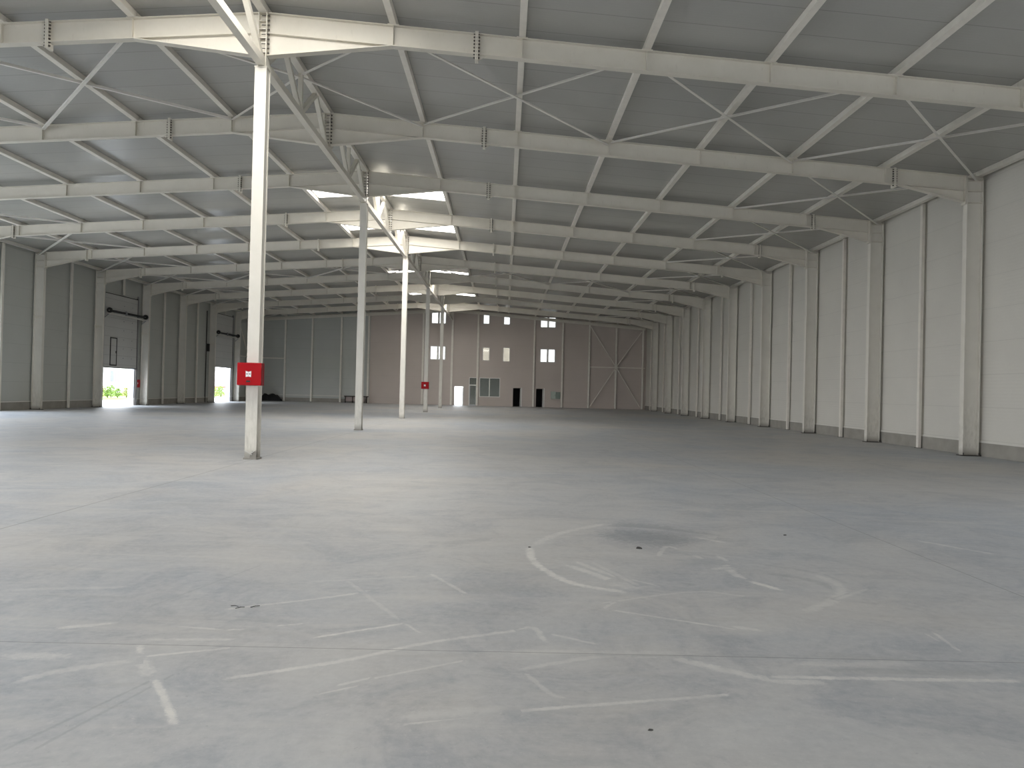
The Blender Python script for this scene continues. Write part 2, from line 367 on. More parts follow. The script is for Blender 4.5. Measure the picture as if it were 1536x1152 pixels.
# ------------------------------------------------------------------ room shell
fl = MB().box(XC - 20.7, XC + 20.7, YF - .3, YW + .02, -.12, 0)
rim, stg = [1.0] * 8, [0.0] * 8
def smooth_line(pts, step=.04):
    out = []
    P = [Vector((XC + a, b, 0)) for a, b in pts]; P = [P[0] * 2 - P[1]] + P + [P[-1] * 2 - P[-2]]
    for i in range(1, len(P) - 2):
        p0, p1, p2, p3 = P[i - 1:i + 3]; n = max(3, int((p2 - p1).length / step))
        for j in range(n):
            t = j / n
            out.append(.5 * ((2 * p1) + (p2 - p0) * t + (2 * p0 - 5 * p1 + 4 * p2 - p3) * t * t + (3 * p1 - p0 - 3 * p2 + p3) * t ** 3))
    return out + [P[-2]]
zoff = .0002
for strokes, mi in ((DARKS, 2), (STROKES, 1)):
    for pts, w, k in strokes:
        L = smooth_line(pts); n = len(L); vs, fs = [], []; zoff += .000005
        for i, p in enumerate(L):
            d = (L[min(i + 1, n - 1)] - L[max(i - 1, 0)]).normalized(); s_ = Vector((-d.y, d.x, 0)) * w * 1.25
            for q, e in ((-1, 1.0), (0, .15), (1, 1.0)):
                vs.append((p.x + s_.x * q, p.y + s_.y * q, zoff)); rim.append(max(e, 1 - min(i, n - 1 - i) / max(1.0, min(n / 3, w * 70))))
                stg.append(k)
        for i in range(n - 1):
            for q in (0, 1): fs.append((i * 3 + q, i * 3 + q + 1, i * 3 + q + 4, i * 3 + q + 3))
        fl.add(vs, fs, mi)
flo = structure('floor', fl, [M['floor'], M['scrape'], M['grime']])
for nme, vals in (('rim', rim), ('strength', stg)):
    flo.data.attributes.new(nme, 'FLOAT', 'POINT').data.foreach_set('value', vals)

# roof: two slopes of insulated panel with translucent strips beside the ridge
SKY = [(-1, .3, 4.2), (2, 1.3, 4.05), (3, 1.3, 4.7), (6, .2, 2.9), (8, .2, 3.2)]
RZ = 0.165
sky_rects = [(fy(k) + a, fy(k) + b) for k, a, b in SKY] + [(fy(-4) + .3, fy(-4) + 5.2)]  # last pair is added, unseen behind the camera, to brighten the foreground
roof = MB()
def slope_slab(mb, u0_, u1_, y0, y1, dz, th, mi=0):
    za, zb = ztop(u0_) + dz, ztop(u1_) + dz
    x0, x1 = XC + u0_, XC + u1_
    vs = [(x0, y0, za), (x1, y0, zb), (x1, y1, zb), (x0, y1, za), (x0, y0, za + th), (x1, y0, zb + th), (x1, y1, zb + th), (x0, y1, za + th)]
    mb.add(vs, [(0, 1, 2, 3), (7, 6, 5, 4), (0, 4, 5, 1), (1, 5, 6, 2), (2, 6, 7, 3), (3, 7, 4, 0)], mi)
for sg in (1, -1):
    for a, b, c, d in cut(0, 20.7, YF - .3, YW + .3, [(0.10, 2.80, y0, y1) for y0, y1 in sky_rects]):
        slope_slab(roof, sg * a, sg * b, c, d, RZ, .09)
structure('ceiling', roof, M['roof'])
wn = 0
for i, (y0, y1) in enumerate(sky_rects):
    for sg in (1, -1):
        mb = MB(); slope_slab(mb, sg * .10, sg * 2.80, y0, y1, RZ + .02, .03)
        wn += 1
        o = structure('window_%d' % wn, mb, M['skylight'])
        if i < 5:
            tag(o, 'bright translucent roof light %s of the ridge, in the %s lit bay from the camera' % ('right' if sg > 0 else 'left', ['first', 'second', 'third', 'fourth', 'fifth'][i]), 'roof light')

# side walls: panel above a low concrete plinth with a pale flashing on top
HT = ztop(UW) + RZ
DOOR1 = (fy(5) + 1.02, fy(5) + 5.24); DOOR2 = (fy(8) + 1.05, fy(8) + 5.30)
OPEN_L = [(fy(k) + .5, fy(k) + 5.3, 7.0) for k in (-3, -2, -1, 0, 1, 2)] + [(fy(3) + .3, fy(3) + 2.6, 7.0)]      # unseen open bays beside and behind the camera, added to let daylight in
OPEN_R = [(fy(k) + .6, fy(k) + 5.4, 5.0) for k in (-4, -2)]  # unseen openings in the right wall, added for more daylight
PL = .42
def side_wall(name, sg, holes, mat):
    mb = MB(); x0, x1 = XC + sg * UW, XC + sg * (UW + (.36 if sg < 0 else .12))
    for a, b, c, d in cut(YF - .3, YW + .3, PL, HT + .05, holes): mb.box(x0, x1, a, b, c, d)
    structure(name, mb, mat)
    pb, cb = MB(), MB()
    for a, b, c, d in cut(YF - .3, YW, 0, PL, holes):
        pb.box(x0 - sg * .03, x1, a, b, c, d); cb.box(x0 - sg * .05, x0, a, b, PL, PL + .055)
    structure('baseboard_right' if sg > 0 else 'baseboard_left', pb, M['plinth'])
    structure('trim_1' if sg > 0 else 'trim_2', cb, M['cap'])
side_wall('wall_right', 1, [(a, b, -.1, h) for a, b, h in OPEN_R], M['wallp'])
side_wall('wall_left', -1, [(*DOOR1, -.1, 4.7), (*DOOR2, -.1, 4.9), *[(a, b, -.1, h) for a, b, h in OPEN_L]], M['wallg'])
mb = MB()
for a, b in (DOOR1, DOOR2):
    for y in (a, b):
        s_ = 1 if y == a else -1
        mb.box(XC - UW - .42, XC - UW - .01, y, y + s_ * .03, 0, 4.7)
structure('trim_3', mb, M['jamb'])

# unseen wall behind the camera; its wide doorways are added to let daylight in
mb = MB()
FH = [(XC + 4.9, XC + 10.2, -.1, 6.5), (XC + 11.2, XC + 18.5, -.1, 6.5), (XC - 9.6, XC - 3.8, -.1, 6.5), (XC - 18.5, XC - 11, -.1, 6.5)]
for a, b, c, d in cut(XC - 20.7, XC + 20.7, 0, 10.2, FH): mb.box(a, b, YF - .2, YF, c, d)
structure('wall_front', mb, M['wallg'])

# end wall: grey panels on the left, mauve cladding with windows and doors on the right
US = -8.45
WIN = [(-2.23, -.64, 4.68, 6.10), (-2.17, -.65, 8.42, 9.75), (3.21, 3.94, 4.68, 6.08), (3.21, 3.86, 8.50, 9.72),
       (5.33, 6.06, 4.64, 6.10), (5.33, 6.00, 8.48, 9.60), (9.20, 10.75, 4.67, 6.06), (9.16, 10.76, 8.28, 9.38)]
DOORS = [(.40, 1.29, 0, 1.93), (1.88, 2.72, 0, 2.93), (6.46, 7.28, 0, 1.92), (8.86, 9.64, 0, 1.91)]
BIGW = (2.95, 5.11, .93, 2.93)
def end_panels(u0_, u1_, holes):
    mb = MB()
    for a, b, c, d in cut(u0_, u1_, 0, 10.3, holes):
        um = (a + b) / 2
        if d > 10.2:   # follow the roof slope
            za, zb = ztop(a) + RZ, ztop(b) + RZ
            pts = [(XC + a, c), (XC + b, c), (XC + b, zb), (XC + a, za)]
            if a < 0 < b: pts.insert(3, (XC, ztop(0) + RZ))
            mb.prism(pts, YW, YW + .12)
        else: mb.box(XC + a, XC + b, YW, YW + .12, c, d)
    return mb
structure('wall_back_left', end_panels(-UW - .1, US, []), M['wallg'])
structure('wall_back', end_panels(US, UW + .1, WIN + [(a, b, -.01, d) for a, b, c, d in DOORS] + [BIGW]), M['tan'])
structure('baseboard_back', MB().box(XC - UW, XC + US - 0.1, YW - .04, YW, 0, .40), M['plinth'])
structure('trim_4', MB().box(XC - UW, XC + US - 0.1, YW - .06, YW, .62, .70), M['cap'])

wlab = ['two-light window left of the ridge post, lower row', 'two-light window left of the ridge post, upper row',
        'narrow window above the office glazing, lower row, dimming sheet added behind', 'narrow window above the office glazing, upper row',
        'narrow window between the office glazing and the dark doorways, lower row', 'narrow window between the office glazing and the dark doorways, upper row',
        'two-light window above the green meter box, lower row', 'two-light window above the green meter box, upper row']
for i, (a, b, c, d) in enumerate(WIN):
    wn += 1; t = .05
    mb = MB()
    mb.box(XC + a, XC + a + t, YW - .01, YW + .09, c, d); mb.box(XC + b - t, XC + b, YW - .01, YW + .09, c, d)
    mb.box(XC + a, XC + b, YW - .01, YW + .09, c, c + t); mb.box(XC + a, XC + b, YW - .01, YW + .09, d - t, d)
    o = structure('window_%d' % wn, mb, M['white']); tag(o, wlab[i], 'window')
    cells = [(a + t, b - t)]
    if b - a > 1.2:
        m_ = (a + b) / 2; MB().box(XC + m_ - .09, XC + m_ + .09, YW - .012, YW + .09, c + t, d - t).build('mullion', M['white'], o)
        cells = [(a + t, m_ - .09), (m_ + .09, b - t)]
    for p, q in cells: MB().box(XC + p, XC + q, YW + .04, YW + .05, c + t, d - t).build('pane', M['glassc' if i in (2, 4) else 'glass'], o)
    if i in (2, 4): MB().box(XC + a + t, XC + b - t, YW + .10, YW + .104, c + t, d - t).build('dimming_sheet', M['dim_sheet'], o)  # made-up translucent sheet behind the glass, dims the sky to beige
# office glazing and doors under it
wn += 1
a, b, c, d = BIGW; t = .07
mb = MB(); mb.box(XC + a, XC + b, YW - .03, YW + .09, c, c + t); mb.box(XC + a, XC + b, YW - .03, YW + .09, d - t, d)
mb.box(XC + a, XC + a + t, YW - .03, YW + .09, c + t, d - t); mb.box(XC + b - t, XC + b, YW - .03, YW + .09, c + t, d - t)
o = tag(structure('window_%d' % wn, mb, M['white']), 'wide two-pane office window with white frame at floor level', 'window')
m_ = 4.0; MB().box(XC + m_ - .05, XC + m_ + .05, YW - .032, YW + .09, c + t, d - t).build('mullion', M['white'], o)
for p, q in ((a + t, m_ - .05), (m_ + .05, b - t)): MB().box(XC + p, XC + q, YW + .04, YW + .05, c + t, d - t).build('pane', M['glass2'], o)
a, b, c, d = DOORS[1]
mb = MB(); mb.box(XC + a, XC + a + .06, YW - .03, YW + .09, 0, d); mb.box(XC + b - .06, XC + b, YW - .03, YW + .09, 0, d)
mb.box(XC + a, XC + b, YW - .03, YW + .09, d - .06, d); mb.box(XC + a, XC + b, YW - .03, YW + .09, 2.08, 2.17)
o = tag(structure('door_1', mb, M['white']), 'glazed office door with a transom light beside the wide window', 'door')
MB().box(XC + a + .06, XC + b - .06, YW + .04, YW + .05, 2.17, d - .06).build('transom_pane', M['glass2'], o)
lf = MB().box(XC + a + .06, XC + b - .06, YW + .02, YW + .06, 0.01, .12).box(XC + a + .06, XC + a + .13, YW + .02, YW + .06, .12, 2.08).box(XC + b - .13, XC + b - .06, YW + .02, YW + .06, .12, 2.08).build('leaf', M['zinc'], o)
MB().box(XC + a + .13, XC + b - .13, YW + .035, YW + .045, .12, 2.08).build('pane', M['glass2'], lf)
MB().bar((XC + b - .10, YW - .03, .95), (XC + b - .10, YW - .03, 1.12), .025, .025).build('handle', M['dark'], lf)
for i, (a, b, c, d) in enumerate((DOORS[0], DOORS[2], DOORS[3])):
    mb = MB(); t = .05
    mb.box(XC + a - t, XC + a, YW - .025, YW + .1, 0, d + t); mb.box(XC + b, XC + b + t, YW - .025, YW + .1, 0, d + t); mb.box(XC + a, XC + b, YW - .025, YW + .1, d, d + t)
    o = tag(structure('door_%d' % (i + 2), mb, M['tan' if i else 'white']), ['open doorway to bright daylight right of the ridge post', 'dark open doorway nearer the office glazing', 'dark open doorway nearer the green meter box'][i], 'door')
    # leaf swung open away from the hall
    lx = XC + b - .04
    leaf = MB().box(lx - .04, lx, YW + .10, YW + .92, .01, d - .02).build('leaf', M['white'], o)
    MB().box(lx - .09, lx - .04, YW + .80, YW + .84, 1.0, 1.03).build('handle', M['dark'], leaf)
    if i: MB().box(XC + b - .005, XC + b + .10, YW - .035, YW - .025, 0, d + t).build('architrave', M['white'], o)
# rooms behind the end wall
def room(name, u0_, u1_, y1, h, mat, back=True, holes=()):
    mb = MB(); y0 = YW + .13
    mb.box(XC + u0_ - .1, XC + u0_, y0, y1, 0, h); mb.box(XC + u1_, XC + u1_ + .1, y0, y1, 0, h)
    mb.box(XC + u0_ - .1, XC + u1_ + .1, y0, y1, h, h + .1); mb.box(XC + u0_ - .1, XC + u1_ + .1, y0, y1, -.1, 0)
    for a, b, c, d in (cut(u0_, u1_, 0, h, list(holes)) if back else []): mb.box(XC + a, XC + b, y1 - .1, y1, c, d)
    structure(name, mb, mat)
room('wall_corridor', .2, 1.55, YW + 2.6, 3.15, M['room'], False)
room('wall_office', 1.75, 6.1, YW + 5, 3.15, M['room'], True, [(1.85, 6.0, .1, 3.05)])  # back wall opened out of view so daylight reaches the office
MB().box(XC + 1.85, XC + 6.0, YW + .90, YW + .904, .1, 3.05).build('wall_added_screen', M['frost'])['kind'] = 'structure'  # made-up translucent sheet, passes daylight so the office panes read even grey
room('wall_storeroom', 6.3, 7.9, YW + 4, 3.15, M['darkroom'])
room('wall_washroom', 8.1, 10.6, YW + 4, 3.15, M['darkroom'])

# ------------------------------------------------------------------ portal frames
BD = .47   # rafter depth
FWD = .095 # half flange width
def rafter_master(sg, bolts):
    root = thing('roof_rafter', '', 'rafter', (XC, D0, 0))
    ue = 19.65; ui = .11
    mb = MB(); tf = .016
    def strip(pa, pb, half, th):   # flange between two (u, z) points, th upwards
        (ua, za), (ub, zb) = pa, pb
        mb.prism([(sg * ua, za), (sg * ub, zb), (sg * ub, zb + th), (sg * ua, za + th)], -half, half)
    zt = ztop
    mb.prism([(sg * ui, zt(ui) - BD), (sg * ue, zt(ue) - BD), (sg * ue, zt(ue)), (sg * ui, zt(ui))], -.006, .006)
    strip((ui, zt(ui) - tf), (ue, zt(ue) - tf), FWD, tf)
    strip((ui, zt(ui) - BD), (ue, zt(ue) - BD), FWD, tf)
    mb.build('beam', M['steel'], root)
    # apex haunch
    mb = MB(); a = (ui, 9.02); b = (2.9, zt(2.9) - BD)
    mb.prism([(sg * a[0], a[1]), (sg * b[0], b[1]), (sg * a[0], zt(ui) - BD)], -.006, .006)
    strip(a, b, FWD, tf); mb.build('apex_haunch', M['steel'], root)
    # eave haunch
    mb = MB(); a = (17.55, zt(17.55) - BD); b = (ue, 7.78)
    mb.prism([(sg * a[0], a[1]), (sg * b[0], b[1]), (sg * ue, zt(ue) - BD)], -.006, .006)
    strip(a, b, FWD, tf); mb.build('eave_haunch', M['steel'], root)
    st0 = None
    for u in PUR[1:7]:
        mb = MB(); z1, z0 = zt(u) - tf - .001, zt(u) - BD + tf + .001
        for s_ in (-1, 1): mb.box(sg * u - .007, sg * u + .007, s_ * .007, s_ * FWD, z0, z1)
        mb.build('stiffener', M['steel'], root)
    for u, z1, z0 in ((4.79, zt(4.79) + .04, zt(4.79) - BD - .13), (17.42, zt(17.42) + .03, zt(17.42) - BD - .10), (ue - .03, zt(ue) - .02, 7.72)):
        mb = MB().box(sg * u - .035, sg * u - .004, -.105, .105, z0, z1).box(sg * u + .004, sg * u + .035, -.105, .105, z0, z1)
        sp = mb.build('splice_plate', M['steel'], root)
        if u < 19 and bolts:
            # small web plate under the splice
            MB().prism([(sg * (u + .035), zt(u) - BD - .002), (sg * (u + .035), z0 + .01), (sg * (u + .20), zt(u + .2) - BD - .002)], -.006, .006).build('gusset', M['steel'], sp)
            n = 8
            bm_ = None
            for i in range(n):
                z = z0 + .05 + (z1 - z0 - .10) * i / (n - 1)
                if bm_ is None:
                    c = MB().cyl((-.075, 0, 0), (.075, 0, 0), .011, 6).cyl((-.066, 0, 0), (-.035, 0, 0), .022, 6).cyl((.035, 0, 0), (.066, 0, 0), .022, 6)
                    bm_ = c.build('bolt', M['bolt'], sp)
                    bo = bm_
                else: bo = bm_.copy(); COL.objects.link(bo)
                bo.location = (sg * u, -.068, z)
    return root
frames_label = lambda k: 'nearest to the camera' if k == 0 else '%s from the camera' % ORD[k]
for sg, side in ((1, 'right'), (-1, 'left')):
    near = rafter_master(sg, True); far = rafter_master(sg, False)
    first = True
    for k in range(0, 10):
        lab = 'pale grey steel rafter sloping down to the %s wall, %s' % (side, frames_label(k))
        g = 'rafters on the %s roof slope' % side
        if k == 0: o = near
        elif k < 4: o = copy_tree(near)
        elif k == 4: o = far
        else: o = copy_tree(far)
        o.location = (XC, fy(k), 0); tag(o, lab, 'rafter', g)

# side columns
def column_master(sg, bracket):
    root = thing('steel_column', '', 'column', (XC + sg * 19.9, D0, 0))
    mb = MB(); h = ztop(20.15) - .01
    i0, o0 = -sg * .25, sg * .25
    mb.box(i0, i0 + sg * .018, -.10, .10, .03, h); mb.box(o0, o0 - sg * .018, -.10, .10, .03, h)
    mb.box(i0 + sg * .018, o0 - sg * .018, -.006, .006, .03, h)
    mb.build('shaft', M['column'], root)
    MB().box(-.30, .30, -.14, .14, 0, .03).build('base_plate', M['dark'], root)
    for z in (h - .10, ztop(19.65) - BD, 7.78):
        MB().box(-.231, .231, -.098, -.007, z - .008, z + .008).box(-.231, .231, .007, .098, z - .008, z + .008).build('stiffener', M['steel'], root)
    if bracket:
        MB().box(-.27, .231, -.13, -.007, 5.08, 5.115).box(-.22, .2, -.012, -.0065, 4.98, 5.08).build('bracket', M['steel'], root)
    for (bx, by) in ((-.24, -.12), (.24, -.12)):
        MB().cyl((bx, by, .03), (bx, by, .10), .016, 6).build('anchor_bolt', M['dark'], root)
    return root
for sg, side, ks in ((1, 'right', range(1, 10)), (-1, 'left', range(3, 10))):
    m0 = column_master(sg, sg < 0)
    for j, k in enumerate(ks):
        o = m0 if j == 0 else copy_tree(m0)
        o.location = (XC + sg * 19.9, fy(k), 0)
        if sg > 0: lab = 'steel I-beam column against the right wall, %s in view from the camera' % ORD[j]
        elif j == 0: lab = 'steel column against the left wall just outside the left edge of the photo'
        else: lab = 'steel I-beam column against the left wall, %s from the left edge of the photo' % ['first', 'second', 'third', 'fourth', 'fifth', 'sixth'][j - 1]
        tag(o, lab, 'column', 'columns along the %s wall' % side)

# ridge columns every second frame, with the stub that takes both rafters
def ridge_stub(mb, z0, z1):
    for s_ in (-1, 1): mb.box(s_ * .100, s_ * .078, -.105, .105, z0, z1)
    mb.box(-.078, .078, -.006, .006, z0, z1)
    for z in (9.985, 9.80, 9.62, 9.42, 9.10):
        mb.box(-.078, .078, -.09, -.006, z - .009, z + .009)
def stub_bolts(par, dy=0.0):
    b0 = None
    for i in range(9):
        z = 9.08 + i * .105
        if b0 is None:
            b0 = MB().cyl((-.045, 0, 0), (.135, 0, 0), .011, 6).cyl((.1, 0, 0), (.132, 0, 0), .022, 6).build('bolt', M['bolt'], par); bo = b0
        else: bo = b0.copy(); COL.objects.link(bo)
        bo.location = (.02, dy - .07, z)
def ridge_column():
    root = thing('steel_column', '', 'column', (XC, D0, 0))
    mb = MB(); h = 8.74
    mb.box(-.13, .13, -.14, -.124, .035, h); mb.box(-.13, .13, .124, .14, .035, h); mb.box(-.006, .006, -.124, .124, .035, h)
    mb.box(.085, .105, -.124, .124, 2.1, h)      # side plate closing the upper part of the section
    mb.build('shaft', M['column'], root)
    MB().box(-.15, .15, -.165, .165, 0, .035).build('base_plate', M['plinth'], root)
    MB().box(-.14, .14, -.15, .15, h, h + .02).build('cap_plate', M['steel'], root)
    mb = MB(); ridge_stub(mb, h + .02, 10.0); st = mb.build('head_stub', M['steel'], root); stub_bolts(st)
    return root
rc = ridge_column()
for j, k in enumerate(range(0, 10, 2)):
    o = rc if j == 0 else copy_tree(rc)
    o.location = (XC, fy(k), 0)
    nm = ['tall grey centre column nearest the camera, red cabinet on it', 'grey centre column standing second from the camera, no cabinet', 'brightly lit centre column third from the camera',
          'centre column with the far small red cabinet on it', 'farthest free-standing centre column, just before the end wall'][j]
    tag(o, nm, 'column', 'columns down the ridge line')
# torn wrap and grime at the foot of the first column
w = thing('torn_wrap', 'torn strip of pale plastic wrap around the foot of the nearest centre column', 'wrap', (XC, fy(0), 0))
mb = MB(); mb.bar((-.13, -.150, .20), (.04, -.150, .11), .02, .05, (0, 1, 0)).bar((.0, -.152, .13), (.128, -.150, .21), .016, .04, (0, 1, 0)); mb.build('strip', M['wrap'], w)
MB().prism([(-.02, .0), (.13, .0), (.128, .16), (.05, .19), (.0, .11)], -.149, -.1405).build('patch', M['dark' if False else 'plinth'], w)

# ridge trusses: square bottom chord, web members up to the ridge purlin, hanger under the in-between frame
def truss_master():
    root = thing('ridge_truss', '', 'truss', (XC, D0, 0))
    zc, zt_ = 8.86, 9.93
    MB().box(-.085, .085, .145, 11.855, zc - .085, zc + .085).build('bottom_chord', M['steel'], root)
    for c in (3.0, 9.0):
        mb = MB(); mb.bar((0, c, zc + .085), (0, c, zt_), .10, .12, (1, 0, 0)); mb.build('post', M['steel'], root)
        for s_ in (-1, 1):
            MB().bar((0, c + s_ * .10, zc + .085), (0, c + s_ * 1.42, zt_), .12, .12, (1, 0, 0)).build('diagonal', M['steel'], root)
        for s_ in (-1, 1):
            a = c + s_ * 1.55; e = 6.0 if (c < 6) == (s_ > 0) else (0.0 if c < 6 else 12.0)
            e = e - s_ * .16
            MB().bar((0, a, zt_), (0, e, zc + .085), .12, .12, (1, 0, 0)).build('diagonal', M['steel'], root)
    mb = MB(); mb2 = MB(); ridge_stub(mb2, zc + .086, 10.0)
    for v in mb2.v: mb.v.append((v[0], v[1] + 6.0, v[2]))
    mb.f = mb2.f; mb.mi = mb2.mi
    hg = mb.build('hanger', M['steel'], root); stub_bolts(hg, 6.0)
    return root
tm = truss_master()
tl = ['nearest ridge truss, coming from behind the camera to the first centre column', 'ridge truss spanning from the first to the second centre column', 'ridge truss spanning from the second to the third centre column',
      'ridge truss spanning from the third to the fourth centre column', 'ridge truss spanning from the fourth to the fifth centre column', 'farthest ridge truss, from the fifth centre column to the end wall']
for j, k in enumerate(range(-2, 10, 2)):
    o = tm if j == 0 else copy_tree(tm)
    o.location = (XC, fy(k), 0); tag(o, tl[j], 'truss', 'trusses along the ridge')

# ------------------------------------------------------------------ purlins
PN = ['', 'first', 'second', 'third', 'fourth', 'fifth', 'sixth']
def bay_name(k):
    return 'before the nearest rafter' if k < 0 else ('between the nearest and second rafters' if k == 0 else ('between the %s and %s rafters' % (ORD[k], ORD[k + 1]) if k < 9 else 'between the tenth rafter and the end wall'))
pm = {}
for k in range(-1, 10):
    L = S - .012
    for sg in (1, -1):
        for i, u in enumerate(PUR):
            if i == 0 and sg < 0: continue
            x = XC + sg * u; z = ztop(u)
            ye = fy(k) + (L if k < 9 else YW - fy(9) - .01)
            if not in_frame([(x, fy(k) + .006, z), (x, ye, z)]): continue
            key = ('r' if i == 0 else 'e' if i == 7 else 'p', k == 9)
            wd = .19 if i == 0 else .15
            if key not in pm:
                q = MB(); q.box(-wd / 2, wd / 2, .006, ye - fy(k), .002, RZ - .008)
                if i not in (0,): q.box(-wd / 2 - .05, wd / 2 + .05, .02, .09, .002, .014).box(-wd / 2 - .05, wd / 2 + .05, ye - fy(k) - .09, ye - fy(k) - .02, .002, .014)
                o = q.build('roof_purlin', M['tube']); pm[key] = o
            else: o = pm[key].copy(); COL.objects.link(o)
            o.location = (x, fy(k), z - (.012 if i == 0 else 0))
            o.rotation_euler = (0, math.atan(SLOPE) * sg if i else 0, 0)
            side = 'right' if sg > 0 else 'left'
            if i == 0: lab = 'ridge purlin above the truss, %s' % bay_name(k)
            elif i == 7: lab = 'eave purlin along the top of the %s wall, %s' % (side, bay_name(k).replace('between the ', 'between ').replace('and the end','and end'))
            else: lab = 'roof purlin, %s %s of the ridge, %s' % (PN[i], side, bay_name(k).replace('between the ', 'between ').replace('and the end','and end'))
            tag(o, lab, 'purlin', 'roof purlins, %s' % bay_name(k))

# ------------------------------------------------------------------ roof bracing
def brace(ua, ub, k, flip, label, grp):
    ya, yb = fy(k) + .05, fy(k) + S - .05
    if flip: ya, yb = yb, ya
    d = .055 if flip else .125
    p0 = Vector((XC + ua, ya, ztop(ua) - d)); p1 = Vector((XC + ub, yb, ztop(ub) - d))
    if ua * ub < 0:   # apex brace bends over the ridge: keep two straight legs in one member
        pm_ = Vector((XC, (ya + yb) / 2, ztop(0) - d - .02))
        if not in_frame([p0, pm_, p1]): return
        mb = MB().angle(p0, pm_, .07).angle(pm_, p1, .07)
    else:
        if not in_frame([p0, p1]): return
        v = (p1 - p0).normalized() * .05
        mb = MB().angle(p0 + v, p1 - v, .07)
    o = mb.build('roof_brace', M['brace']); tag(o, label, 'brace', grp)
for k in range(0, 10):
    spans = [(14.28, 20.0, 'beside the right wall'), (-14.28, -20.0, 'beside the left wall')]
    if k in (0, 5): spans += [(-2.91, 2.91, 'across the ridge'), (2.91, 8.62, 'just right of the ridge'), (8.62, 14.28, 'half way down the right slope'), (-2.91, -8.62, 'just left of the ridge'), (-8.62, -14.28, 'half way down the left slope')]
    for a, b, where in spans:
        for fl in (0, 1):
            aim = 'slanting right' if (b > a) != bool(fl) else 'slanting left'
            brace(a, b, k, fl, 'roof brace %s, %s, %s' % (where, aim, bay_name(k).replace('between the ', 'between ')), 'roof cross braces, %s' % bay_name(k))

# ------------------------------------------------------------------ wall posts between the columns
pmst = {}
def tube_post(x, y, h, label, grp, w=.14, dpt=.10, key='s'):
    if key not in pmst:
        root = thing('wall_post', '', 'post', (0, 0, 0))
        MB().box(-dpt / 2, dpt / 2, -w / 2, w / 2, .015, h).build('shaft', M['tube'], root)
        MB().box(-dpt / 2 - .04, dpt / 2 + .02, -w / 2 - .05, w / 2 + .05, 0, .015).build('foot_plate', M['dark'], root)
        pmst[key] = root; o = root
    else: o = copy_tree(pmst[key])
    o.location = (x, y, 0); tag(o, label, 'post', grp); return o
for sg, side in ((1, 'right'), (-1, 'left')):
    n = 0
    for k in range(0, 10):
        y = fy(k) + (3.15 if sg > 0 else 3.3); x = XC + sg * 20.12
        if not in_frame([(x, y, 0), (x, y, 8.5)]): continue
        if sg < 0 and k in (5, 8): continue
        h = ztop(20.1) - .01
        if sg > 0: lab = 'slim square post on the right wall, %s' % bay_name(k).replace('rafters', 'column lines').replace('rafter', 'column line')
        else: lab = 'slim square post on the left wall, %s' % bay_name(k).replace('rafters', 'column lines').replace('rafter', 'column line')
        tube_post(x, y, h, lab, 'slim posts on the %s wall' % side, key='s')
# short posts above the two roller doors
for k, nm, zz in ((5, 'nearer', 7.45), (8, 'farther', 7.98)):
    o = MB().box(-.05, .05, -.07, .07, 0, ztop(20.1) - .01 - zz).build('wall_post', M['tube'], loc=(XC - 20.12, fy(k) + 3.3, zz))
    tag(o, 'short post on the wall above the %s sectional door' % nm, 'post', 'slim posts on the left wall')

# end wall posts, girder, struts and the cross-braced bay
EP = [(-19.9, 'at the left corner'), (-17.2, 'second from the left corner'), (-14.42, 'third from the left corner'), (-11.42, 'fourth from the left corner'), (-8.6, 'where grey panels meet mauve cladding'), (-2.95, 'left of the ridge post'),
      (0.05, 'under the ridge'), (2.73, 'between the office door and its window'), (8.56, 'between the two dark doorways'), (11.5, 'right of the green meter box'), (14.28, 'at the left side of the cross-braced bay'), (17.08, 'in the middle of the cross-braced bay'), (19.86, 'at the right corner')]
for u, wh in EP:
    h = ztop(u) - .35
    root = thing('wall_post', 'square steel post on the end wall, %s' % wh, 'post', (XC + u, YW - .12, 0), 'posts on the end wall')
    wv_ = .20 if u in (0.05, 2.73, -2.95) else .17
    MB().box(-wv_ / 2, wv_ / 2, -.08, .08, .015, h).build('shaft', M['tube'], root)
    MB().box(-wv_ / 2 - .04, wv_ / 2 + .04, -.12, .10, 0, .015).build('foot_plate', M['dark'], root)
for sg, side in ((1, 'right'), (-1, 'left')):
    root = thing('end_girder', 'sloping tube girder along the top of the end wall, %s half' % side, 'girder', (XC, YW - .10, 0), 'girders on the end wall')
    mb = MB(); ua, ub = .02, 20.1
    mb.prism([(sg * ua, ztop(ua) - .34), (sg * ub, ztop(ub) - .34), (sg * ub, ztop(ub) - .02), (sg * ua, ztop(ua) - .02)], -.07, .07)
    mb.build('beam', M['steel'], root)
    for u in (2.9, 5.8, 8.6, 11.4, 14.3, 17.1):
        MB().box(sg * u - .05, sg * u + .05, -.085, -.0705, ztop(u) - .345, ztop(u) - .05).build('cleat', M['steel'], root)
zm = 4.32; yb_ = YW - .24
for (a, b, lab) in (((14.30, 8.60), (17.08, zm), 'upper left'), ((19.75, 8.15), (17.08, zm), 'upper right'), ((14.40, .12), (17.08, zm), 'lower left'), ((19.70, .12), (17.08, zm), 'lower right')):
    v = (Vector((b[0] - a[0], 0, b[1] - a[1]))).normalized() * .12
    o = MB().bar(Vector((XC + a[0], yb_, a[1])) + v, Vector((XC + b[0], yb_, b[1])) - v, .07, .07, (0, 1, 0)).build('wall_brace', M['tube'])
    tag(o, 'diagonal brace on the end wall, %s arm of the big star' % lab, 'brace', 'star of braces on the end wall')
hub = MB().prism([(-.18, -.22), (.18, -.22), (.18, .22), (-.18, .22)], -.035, -.02).build('gusset_plate', M['tube'], loc=(XC + 17.08, yb_, zm))
tag(hub, 'square gusset plate where the star of braces crosses', 'plate')
